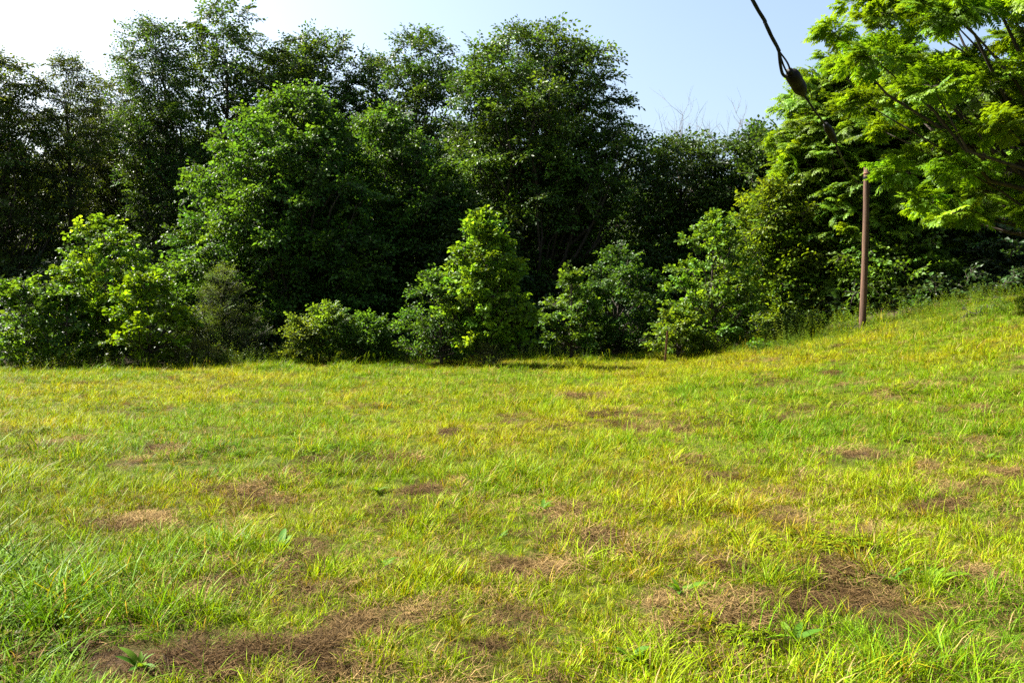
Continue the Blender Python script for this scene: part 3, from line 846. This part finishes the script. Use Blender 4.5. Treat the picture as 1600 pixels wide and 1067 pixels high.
# trees on the right
tree_px('ailanthus_tree', 'tall leafy tree with drooping feather leaves leaning over the utility pole', 1345, 33,
        [(62, 1310, 1410), (98, 1266, 1455), (145, 1236, 1485), (195, 1220, 1500), (260, 1215, 1510), (320, 1228, 1500), (390, 1240, 1480), (450, 1260, 1460), (490, 1290, 1430)],
        'ailanthus', (0.105, 0.195, 0.009), seed=54, rc=.8, trunk_r=.2, leafmat='leaf_bright', flat=.6, gap=1.2, dens=1.6)
tree_px('broadleaf_tree', 'dark shaded tree behind the walnut boughs on the hill', 1530, 36,
        [(100, 1480, 1560), (180, 1430, 1640), (280, 1420, 1660), (360, 1430, 1660), (420, 1450, 1640), (450, 1480, 1620)], 'broad', (0.055, 0.115, 0.012), seed=55, rc=.95, dens=1.3, gap=1.3)
tree_px('broadleaf_tree', 'dark tree beyond the walnut at the top of the slope', 1690, 34,
        [(60, 1650, 1740), (160, 1600, 1800), (300, 1590, 1800), (400, 1600, 1780), (440, 1620, 1750)], 'broad', DK2, seed=56, rc=1.1, dens=.9)
tree_px('bushy_tree', 'loose sunlit yellow-green bushy tree left of the utility pole', 1235, 33,
        [(262, 1222, 1250), (300, 1180, 1275), (350, 1165, 1300), (400, 1160, 1315), (450, 1160, 1325), (495, 1170, 1320), (515, 1185, 1300)],
        'broad', (0.112, 0.185, 0.010), seed=57, rc=.75, leafmat='leaf_bright', gap=1.1)
tree_px('bushy_tree', 'dark green bush-like tree growing behind the utility pole', 1385, 30.5,
        [(330, 1370, 1400), (370, 1340, 1430), (420, 1325, 1450), (470, 1330, 1450), (490, 1340, 1430)],
        'broad', (0.080, 0.165, 0.012), seed=58, rc=.65, leafmat='leaf_bright')

# ------------------------------------------------------------------ saplings along the field edge
SG = 'saplings along the field edge'
def S_(label, px, d, rows, spray, tint, name='sapling', **kw):
    kw.setdefault('rc', .36); kw.setdefault('trunk_r', .05); kw.setdefault('gap', 1.95); kw.setdefault('dens', .95); kw.setdefault('lift', .35); kw.setdefault('tvar', .24); kw.setdefault('lobe', 2.0); kw.setdefault('top_trunk', .94)
    kw.setdefault('leafmat', 'leaf_bright'); kw.setdefault('sscale', .66); kw.setdefault('hollow', .05); kw.setdefault('rag', .7); kw.setdefault('flat', .38)
    return tree_px(name, label, px, d, rows, spray, tint, cat='sapling', group=SG, **kw)

S_('bright cone-shaped sapling standing alone before the dark wood, its foot in shadow', 757, 27.3,
   [(335, 752, 766), (355, 735, 778), (390, 722, 790), (425, 710, 804), (455, 704, 814), (490, 700, 820), (525, 705, 818), (550, 720, 800)], 'tulip', SAP, seed=71, gap=1.35, lobe=1.0, dens=.85)
S_('broad dark shrubby sapling at the foot of the bright cone-shaped one', 690, 27.8,
   [(432, 675, 695), (450, 655, 715), (480, 640, 735), (515, 625, 745), (545, 625, 745), (560, 640, 735)], 'maple', (0.050, 0.115, 0.014), seed=72)
S_('tall sunlit sapling with a leaning ragged top near the end of the wood', 160, 28,
   [(343, 150, 172), (365, 130, 205), (395, 115, 222), (430, 105, 232), (470, 100, 235), (510, 100, 230), (550, 115, 220)], 'tulip', (0.100, 0.195, 0.013), seed=73)
S_('low sapling with the brightest yellow leaves beside the tall ragged one', 232, 26.5,
   [(434, 212, 232), (450, 195, 258), (475, 182, 275), (505, 176, 288), (535, 180, 285), (560, 195, 270)], 'tulip', (0.118, 0.215, 0.008), seed=74)
S_('leafy sapling with pale leaf edges at the very end of the wood', 35, 26.5,
   [(438, 28, 48), (460, 8, 68), (495, -8, 78), (530, -12, 80), (560, -5, 70)], 'tulip', (0.070, 0.150, 0.014), seed=75)
S_('dark shrubby sapling between the pale-edged and the ragged saplings', 105, 26.5,
   [(455, 95, 115), (480, 75, 135), (515, 62, 150), (550, 62, 150), (570, 75, 140)], 'tulip', (0.065, 0.135, 0.016), seed=76)
S_('fine-leaved grey-green conical sapling with a pointed leader', 350, 29,
   [(420, 347, 355), (440, 332, 368), (465, 318, 382), (495, 305, 398), (525, 298, 408), (550, 305, 400)], 'elm', (0.080, 0.135, 0.022), seed=77, rc=.4, gap=1.25, dens=2.4)
S_('slender sapling with scattered pale leaves right of the cone-shaped one', 893, 31,
   [(424, 888, 900), (440, 875, 912), (470, 862, 925), (505, 855, 930), (540, 860, 925)], 'tulip', (0.070, 0.140, 0.016), seed=78, dens=1.1)
S_('wide dark sapling shaded by the wood behind the slender pale one', 965, 33,
   [(384, 955, 975), (405, 930, 1000), (440, 910, 1025), (480, 900, 1035), (520, 905, 1035), (550, 925, 1020)], 'tulip', (0.045, 0.105, 0.015), seed=79, rc=.48)
S_('tall sunlit sapling behind the rusty fence post', 1112, 30,
   [(333, 1107, 1122), (355, 1085, 1140), (390, 1068, 1160), (430, 1050, 1175), (470, 1040, 1185), (510, 1035, 1185), (545, 1045, 1175)], 'tulip', (0.095, 0.185, 0.014), seed=80, rc=.48)
S_('small low sapling branching over the rusty fence post', 1060, 28.8,
   [(488, 1055, 1068), (505, 1030, 1085), (528, 1015, 1095), (550, 1030, 1090)], 'tulip', (0.095, 0.165, 0.012), seed=81, rc=.32)

# ------------------------------------------------------------------ shrubs on the field edge
HG = 'shrubs on the field edge'
def B_(label, px, d, rows, spray, tint, **kw):
    kw.setdefault('rc', .38); kw.setdefault('trunk_r', .03); kw.setdefault('gap', 1.45); kw.setdefault('dens', 1.4); kw.setdefault('lift', .4); kw.setdefault('lobe', 2.0); kw.setdefault('leafmat', 'leaf_bright'); kw.setdefault('sscale', .62); kw.setdefault('hollow', .1)
    return tree_px('shrub', label, px, d, rows, spray, tint, cat='shrub', group=HG, **kw)
B_('upright leafy shrub, tallest of the clump before the big bushy tree', 515, 28.5, [(480, 503, 522), (500, 490, 545), (530, 485, 550), (555, 490, 545)], 'maple', (0.080, 0.150, 0.014), seed=91)
B_('pale round shrub at the yellow-weed side of the clump', 468, 28.3, [(502, 460, 478), (520, 448, 492), (545, 445, 495), (560, 452, 490)], 'maple', (0.105, 0.160, 0.018), seed=92)
B_('dark round shrub at the shaded end of the clump', 575, 28.8, [(495, 562, 585), (515, 548, 605), (540, 545, 615), (560, 555, 605)], 'maple', (0.055, 0.125, 0.015), seed=93)
B_('small pale shrub by the shadow under the cone-shaped sapling', 765, 26.6, [(540, 758, 772), (553, 745, 785), (566, 745, 785)], 'elm', (0.080, 0.120, 0.030), seed=94, rc=.22)
B_('straggling yellow-green shrub below the brightest yellow sapling', 300, 27, [(535, 290, 310), (550, 275, 335), (568, 272, 345)], 'elm', (0.140, 0.170, 0.016), seed=95, rc=.28)
B_('low shrub beside the foot of the utility pole', 1335, 27.3, [(505, 1328, 1345), (518, 1312, 1362), (532, 1310, 1365)], 'weed', (0.095, 0.155, 0.012), seed=96, rc=.25)
B_('bright weed-like shrub alone on the slope below the bushy trees', 1187, 27.6, [(542, 1182, 1192), (552, 1172, 1204), (563, 1172, 1204)], 'tulip', (0.060, 0.150, 0.012), seed=97, rc=.2)
B_('low dark shrub on the slope beneath the loose yellow-green tree', 1245, 29.5, [(500, 1235, 1255), (515, 1215, 1280), (535, 1210, 1290)], 'broad', (0.050, 0.105, 0.014), seed=98, rc=.35)
B_('small dark green shrub low on the grassy hill', 1530, 22.5, [(498, 1520, 1545), (508, 1502, 1562), (522, 1500, 1560)], 'elm', (0.045, 0.115, 0.014), seed=99, rc=.25)
B_('sunlit shrub beyond the crest at the top of the slope', 1570, 33, [(395, 1560, 1590), (415, 1545, 1620), (440, 1545, 1625)], 'broad', (0.075, 0.140, 0.014), seed=100, rc=.4)
B_('twiggy shrub on the crest under the walnut', 1430, 27, [(478, 1425, 1437), (490, 1412, 1448), (503, 1412, 1448)], 'broad', (0.050, 0.110, 0.014), seed=101, rc=.22)

# ------------------------------------------------------------------ walnut on the right, boughs reaching in
WD = 19.0
make_tree('walnut_tree', 'walnut tree with yellow-green feathery boughs reaching in over the hill', (15.6, WD + .5, float(terrain(15.6, WD + .5))),
          pix_outline([(-260, 1650, 2000), (-140, 1480, 2080), (-40, 1345, 2120), (25, 1300, 2130), (75, 1290, 2130), (130, 1330, 2130), (200, 1380, 2120), (250, 1385, 2120), (300, 1450, 2100), (330, 1540, 2050)], WD),
          'pinnate', (0.112, 0.208, 0.007), limb=.6, seed=61, rc=.75, dens=1.15, gap=2.0, tvar=.24, flat=.28, droop=.12, sscale=.85, rag=-.5, trunk_r=.26, leafmat='leaf_bright', group='trees on the hill')

# ------------------------------------------------------------------ underbrush in the wood and weeds along the edge
def ground_cover(name, label, X, Y, Zo, spr, tint, scl, leafmat, upright=False, tv=.2):
    n_ = len(X)
    P = np.stack([X, Y, terrain(X, Y) + Zo], 1)
    D = rng.normal(0, 1, (n_, 3)); D[:, 2] = np.abs(D[:, 2]) * .4
    rot = rots_from_dirs(D, rng.normal(0, .4, n_)) if not upright else np.stack([rng.normal(0, .16, n_), rng.normal(0, .16, n_), rng.uniform(0, 6.28, n_)], 1)
    t = np.asarray(tint) * (1 + rng.normal(0, tv, n_))[:, None] * (1 + rng.normal(0, .12, (n_, 3)) * np.array([1, .3, .5]))
    o = scatter_obj(name, SPR[spr], P, rng.integers(0, 4, n_), rot, scl * rng.uniform(.7, 1.3, n_), np.clip(t, .003, .5), [M[leafmat], M['twig']])
    tag(o, label, name.replace('_', ' '), kind='stuff')
n_ = 12000
X = rng.uniform(-38, 30, n_); Y = edge_y(X) + 2.5 + rng.random(n_) ** .8 * 26
hmax = 0.4 + 7.0 * fbm(X, Y, 3.0, 7) * sstep(0, 10, Y - edge_y(X) - 2)
ground_cover('underbrush', 'dark leafy underbrush filling the floor of the wood', X, Y, hmax * rng.random(n_), 'broad', (0.028, 0.062, 0.011), 1.15, 'leaf')
n_ = 6000
X = rng.uniform(-22, 18, n_); Y = edge_y(X) + rng.normal(0.5, .75, n_)
k = noise2(X, Y, 1.6, 13) + rng.normal(0, .15, n_) > .42
k &= ~((X > -3.8) & (X < 5.0) & (rng.random(n_) < .75))
X, Y = X[k], Y[k]
ground_cover('edge_weeds', 'tall weeds and herbs growing along the field edge', X, Y, 0 * X, 'weed', (0.095, 0.155, 0.011), np.where(X > 13, .7, np.where(X > 7, 1.1, .95)), 'leaf_bright', True)
# weedy hillside on the right
n_ = 2400
X = rng.uniform(7.5, 18, n_); Y = edge_y(X) - rng.random(n_) ** 1.6 * 5.5
k = noise2(X, Y, 1.3, 23) + rng.normal(0, .15, n_) > .5
X, Y = X[k], Y[k]
ground_cover('hillside_weeds', 'leafy green weeds mixed into the grass of the hillside', X, Y, 0 * X, 'weed', (0.090, 0.155, 0.011), .55, 'leaf_bright', True)

# ------------------------------------------------------------------ utility pole
pb = ground_at(1347, 514)
d_p = 26.6
xb = (1347 - CX) / FPX * d_p
pb = np.array([xb, d_p, float(terrain(xb, d_p))])
pt = at(1354, 262, d_p)
ptl = pt - pb
pole = tag(empty('utility_pole', pb), 'bare reddish-brown wooden utility pole standing in weeds before the leafy tree', 'pole')
g = Geo()
nn = 14
for_s = np.linspace(0, 1, nn)
pts = [ptl * s + np.array([0.03 * math.sin(3 * s), 0, -0.5 * (s == 0)]) for s in for_s]
g.tube(pts, [0.112 - 0.022 * s + .006 * math.sin(31 * s) * math.sin(9 * s) for s in for_s], 16, 0)
g.build('shaft', [M['pole']], pole, True)
g = Geo()
ptop = pts[-1]
def helix(c0, c1, r, turns, n_):
    return [c0 + (c1 - c0) * t + np.array([math.cos(6.283 * turns * t), math.sin(6.283 * turns * t), 0]) * r for t in np.linspace(0, 1, n_)]
g.tube(helix(ptop * .945, ptop * .93, .098, 2, 40), [.014] * 40, 6, 0)
g.build('cable_wrap', [M['rubber']], pole, True)
g = Geo()
g.tube([ptop * .958, ptop * .966], [.099, .099], 18, 0)
g.build('clamp_band', [M['rust']], pole, True)
g = Geo()
wp = [ptop * (0.93 - .38 * t) + np.array([.10 + .03 * math.sin(9 * t), -.06 + .02 * math.sin(14 * t + 1), 0]) for t in np.linspace(0, 1, 14)]
g.tube(wp, [.009] * 14, 5, 0)
g.build('down_wire', [M['rubber']], pole, True)
g = Geo()
g.tube([ptop * .985 + np.array([-.10, -.10, 0]), ptop * .985 + np.array([-.16, -.14, .01])], [.012, .012], 6, 0)
g.build('bolt', [M['rust']], pole, True)

# ------------------------------------------------------------------ overhead cable with two insulators
def catmull(P, n_):
    P = [2 * P[0] - P[1]] + list(P) + [2 * P[-1] - P[-2]]
    out = []
    for i in range(1, len(P) - 2):
        for t in np.linspace(0, 1, n_, endpoint=False):
            a, b, c, d = P[i - 1], P[i], P[i + 1], P[i + 2]
            out.append(.5 * ((2 * b) + (c - a) * t + (2 * a - 5 * b + 4 * c - d) * t * t + (3 * b - a - 3 * c + d) * t ** 3))
    out.append(P[-2])
    return np.array(out)
i1a, i1b = at(1236, 114, 5.52), at(1254, 145, 5.74)      # ends of first insulator
i2a, i2b = at(1292, 198, 6.25), at(1303, 218, 6.42)
att = pb + ptop * .937 + np.array([-.10, -.08, 0])
jn = at(1217, 80, 5.35)
over = [jn, at(1197, 40, 5.16), at(1174, -2, 5.0), np.array([.35, 3.7, 4.25]), np.array([-1.6, 1.0, 5.3]), np.array([-5.2, -4.0, 7.4])]
cab = tag(empty('overhead_cable', att), 'black overhead cable with two dark insulators strung from the utility pole', 'cable')
A_ = att
g = Geo()
path = catmull(over, 16)
ac = np.cumsum(np.r_[0, np.linalg.norm(np.diff(path, axis=0), axis=1)])
for k in range(3):                                        # three twisted strands
    pts = []
    for q, s in zip(path, ac):
        a = s * 9 + k * 2.094
        pts.append(q - A_ + .0072 * np.array([math.cos(a), .3 * math.sin(a), math.sin(a)]))
    g.tube(pts, [.0070] * len(pts), 6, 0)
g.build('twisted_cable', [M['rubber']], cab, True)
g = Geo()
g.tube(catmull([jn - A_, at(1230, 98, 5.44) - A_, i1a - A_], 6), [.0065] * 13, 6, 0)
g.build('messenger_wire', [M['rubber']], cab, True)
g = Geo()
g.tube(catmull([jn - A_, at(1219, 100, 5.40) - A_, at(1223, 116, 5.46) - A_, at(1231, 122, 5.52) - A_, at(1240, 124, 5.58) - A_], 8), [.0105] * 33, 7, 0)
g.tube(catmull([jn - A_, at(1224, 102, 5.42) - A_, at(1233, 120, 5.52) - A_], 8), [.0065] * 17, 6, 0)
g.build('slack_loop', [M['rubber']], cab, True)
g = Geo()
g.tube([i1b - A_, (i1b + i2a) / 2 - A_ + np.array([0, 0, -.01]), i2a - A_], [.008] * 3, 7, 0)
g.build('link_wire', [M['rubber']], cab, True)
g = Geo()
sagp = [i2b * (1 - t) + att * t - np.array([0, 0, .75 * 4 * t * (1 - t) * .35]) - A_ for t in np.linspace(0, 1, 30)]
g.tube(sagp, [.009] * 30, 6, 0)
g.build('span_wire', [M['rubber']], cab, True)
def insulator(a, b, r):
    g = Geo()
    prof = [(0, .30), (.02, .62), (.07, .86), (.16, .99), (.30, 1.0), (.44, .96), (.50, .90), (.53, .97), (.66, .98), (.80, .92), (.92, .74), (.985, .50), (1, .26)]
    g.tube([a + (b - a) * t - A_ for t, _ in prof], [r * q for _, q in prof], 18, 0)
    o = g.build('insulator', [M['insul']], cab, True)
    ax = unit(b - a)
    for q0, q1, r0, r1 in ((a - ax * .035, a + ax * .02, .020, .024), (b - ax * .02, b + ax * .04, .026, .018)):
        g2 = Geo()
        g2.tube([q0 - A_, q1 - A_], [r0, r1], 8, 0)
        g2.build('end_fitting', [M['rubber']], o, True)
    return o
insulator(i1a, i1b, .050); insulator(i2a, i2b, .030)

# ------------------------------------------------------------------ rusty fence post
fp = ground_at(1040, 566)
fp = np.array([(1038 - CX) / FPX * 27.5, 27.5, 0]); fp[2] = float(terrain(fp[0], fp[1]))
ft = at(1043, 517, 27.5) - fp
post = tag(empty('fence_post', fp), 'thin rusty steel fence post leaning at the field edge', 'fence post')
g = Geo()
for (ox, oy, hx, hy) in ((0, 0, .030, .008), (0, .030, .008, .024)):
    b0 = [np.array([ox + sx * hx, oy + sy * hy, -.25]) for sx, sy in ((-1, -1), (1, -1), (1, 1), (-1, 1))]
    t0 = [q + ft + np.array([0, 0, .25]) for q in b0]
    g.add(b0 + t0, [(3, 2, 1, 0), (4, 5, 6, 7), (0, 1, 5, 4), (1, 2, 6, 5), (2, 3, 7, 6), (3, 0, 4, 7)], 0)
g.build('post', [M['rust']], post)
for k in range(9):
    q = ft * (.2 + .085 * k) + np.array([0, -.012, 0])
    g = Geo()
    g.tube([q + np.array([-.012, 0, 0]), q + np.array([.012, 0, 0])], [.007, .007], 5, 0)
    g.build('stud', [M['rust']], post)

# ------------------------------------------------------------------ broad-leaved weeds in the foreground
def weed_leaf_mesh(name, ln, wd, lift, wavy):
    segs = 7; V, F = [], []
    for i in range(segs + 1):
        t = i / segs
        w_ = wd * .5 * (math.sin(math.pi * min(1, t * .93 + .07)) ** .75) * (1 + wavy * math.sin(t * 22))
        x = ln * t * math.cos(lift * (1 - .55 * t)); z = ln * t * math.sin(lift) * (1 - .45 * t)
        V += [(x, w_, z + w_ * .35), (x, 0, z), (x, -w_, z + w_ * .35)]
    for i in range(segs):
        a = 3 * i
        F += [(a, a + 1, a + 4, a + 3), (a + 1, a + 2, a + 5, a + 4)]
    me = bpy.data.meshes.new(name)
    me.from_pydata(V, [], F); me.materials.append(M['weedleaf'])
    me.polygons.foreach_set('use_smooth', np.ones(len(F), bool))
    return me
m, n = mat('weed leaf'); L = n.links.new
oi = node(n, 'ShaderNodeObjectInfo'); cr = node(n, 'ShaderNodeValToRGB')
cr.color_ramp.elements[0].color = (0.042, 0.120, 0.006, 1); cr.color_ramp.elements[1].color = (0.085, 0.155, 0.006, 1)
L(oi.outputs['Random'], cr.inputs[0])
p = node(n, 'ShaderNodeBsdfPrincipled'); p.inputs['Roughness'].default_value = .65; p.inputs['Specular IOR Level'].default_value = .15; L(cr.outputs[0], p.inputs['Base Color'])
tr = node(n, 'ShaderNodeBsdfTranslucent'); tm = node(n, 'ShaderNodeVectorMath', operation='MULTIPLY'); tm.inputs[1].default_value = (1.5, 1.3, .5)
L(cr.outputs[0], tm.inputs[0]); L(tm.outputs[0], tr.inputs[0])
ms = node(n, 'ShaderNodeMixShader'); ms.inputs[0].default_value = .42; L(p.outputs[0], ms.inputs[1]); L(tr.outputs[0], ms.inputs[2])
o = node(n, 'ShaderNodeOutputMaterial'); L(ms.outputs[0], o.inputs[0])
M['weedleaf'] = m
WL = [weed_leaf_mesh('leaf', .17, .045, .9, 0), weed_leaf_mesh('leaf', .14, .035, 1.15, .0), weed_leaf_mesh('leaf', .19, .05, .7, .22), weed_leaf_mesh('leaf', .11, .05, .6, 0)]
WEEDS = [(46, 905, 0, 5, 1.1, 'upright broad-leaved weed in the long grass at the shady end of the field'),
         (78, 985, 0, 4, .9, 'small upright weed with a pale dead tip over bare brown soil'),
         (440, 858, 3, 9, 1.2, 'wide bright green rosette weed beside brown matted thatch'),
         (600, 888, 3, 8, 1.0, 'bright rosette weed at the centre of fine yellow grass'),
         (848, 800, 0, 7, 1.0, 'lush leafy weed standing just above a pale straw patch'),
         (1062, 932, 1, 6, 1.0, 'upright weed clump on the rim of a dark brown thatch hollow'),
         (1395, 912, 0, 4, .9, 'bright pair-leaved weed beside a jagged dandelion'),
         (1460, 908, 2, 6, 1.05, 'dandelion with long jagged leaves on the thatchy ground'),
         (1540, 720, 3, 9, 1.5, 'large bright dock-like weed beside the straw patch on the hill foot'),
         (218, 1050, 1, 6, 1.0, 'bright green weed sprouting from the strip of bare soil'),
         (1240, 1010, 1, 7, .9, 'narrow-leaved weed among short green grass below the thatch'),
         (985, 1035, 3, 6, 1.0, 'broad weed in rank green grass at the foot of the field'),
         (590, 770, 0, 6, 1.0, 'leafy weed in the middle of the field beyond the fine yellow grass'),
         (780, 845, 1, 5, .9, 'thin upright weed over the straw-strewn middle of the field')]
for (px, py, kd, nl, s, lab) in WEEDS:
    c = ground_at(px, py)
    root = tag(empty('weed', c), lab, 'weed', 'broad-leaved weeds in the field')
    a0 = rng.uniform(0, 6.28)
    for k in range(nl + 3):
        o = bpy.data.objects.new('leaf', WL[kd if rng.random() < .75 else (kd + 1) % 4])
        COL.objects.link(o); o.parent = root
        o.rotation_euler = (rng.normal(0, .15), rng.uniform(-.35, .35), a0 + k * 2.4)
        q = .8 * s * rng.uniform(.45, 1.3); o.scale = (q, q, q)
        o.location = (0, 0, .01)
print(STATS, sum(STATS.values()))
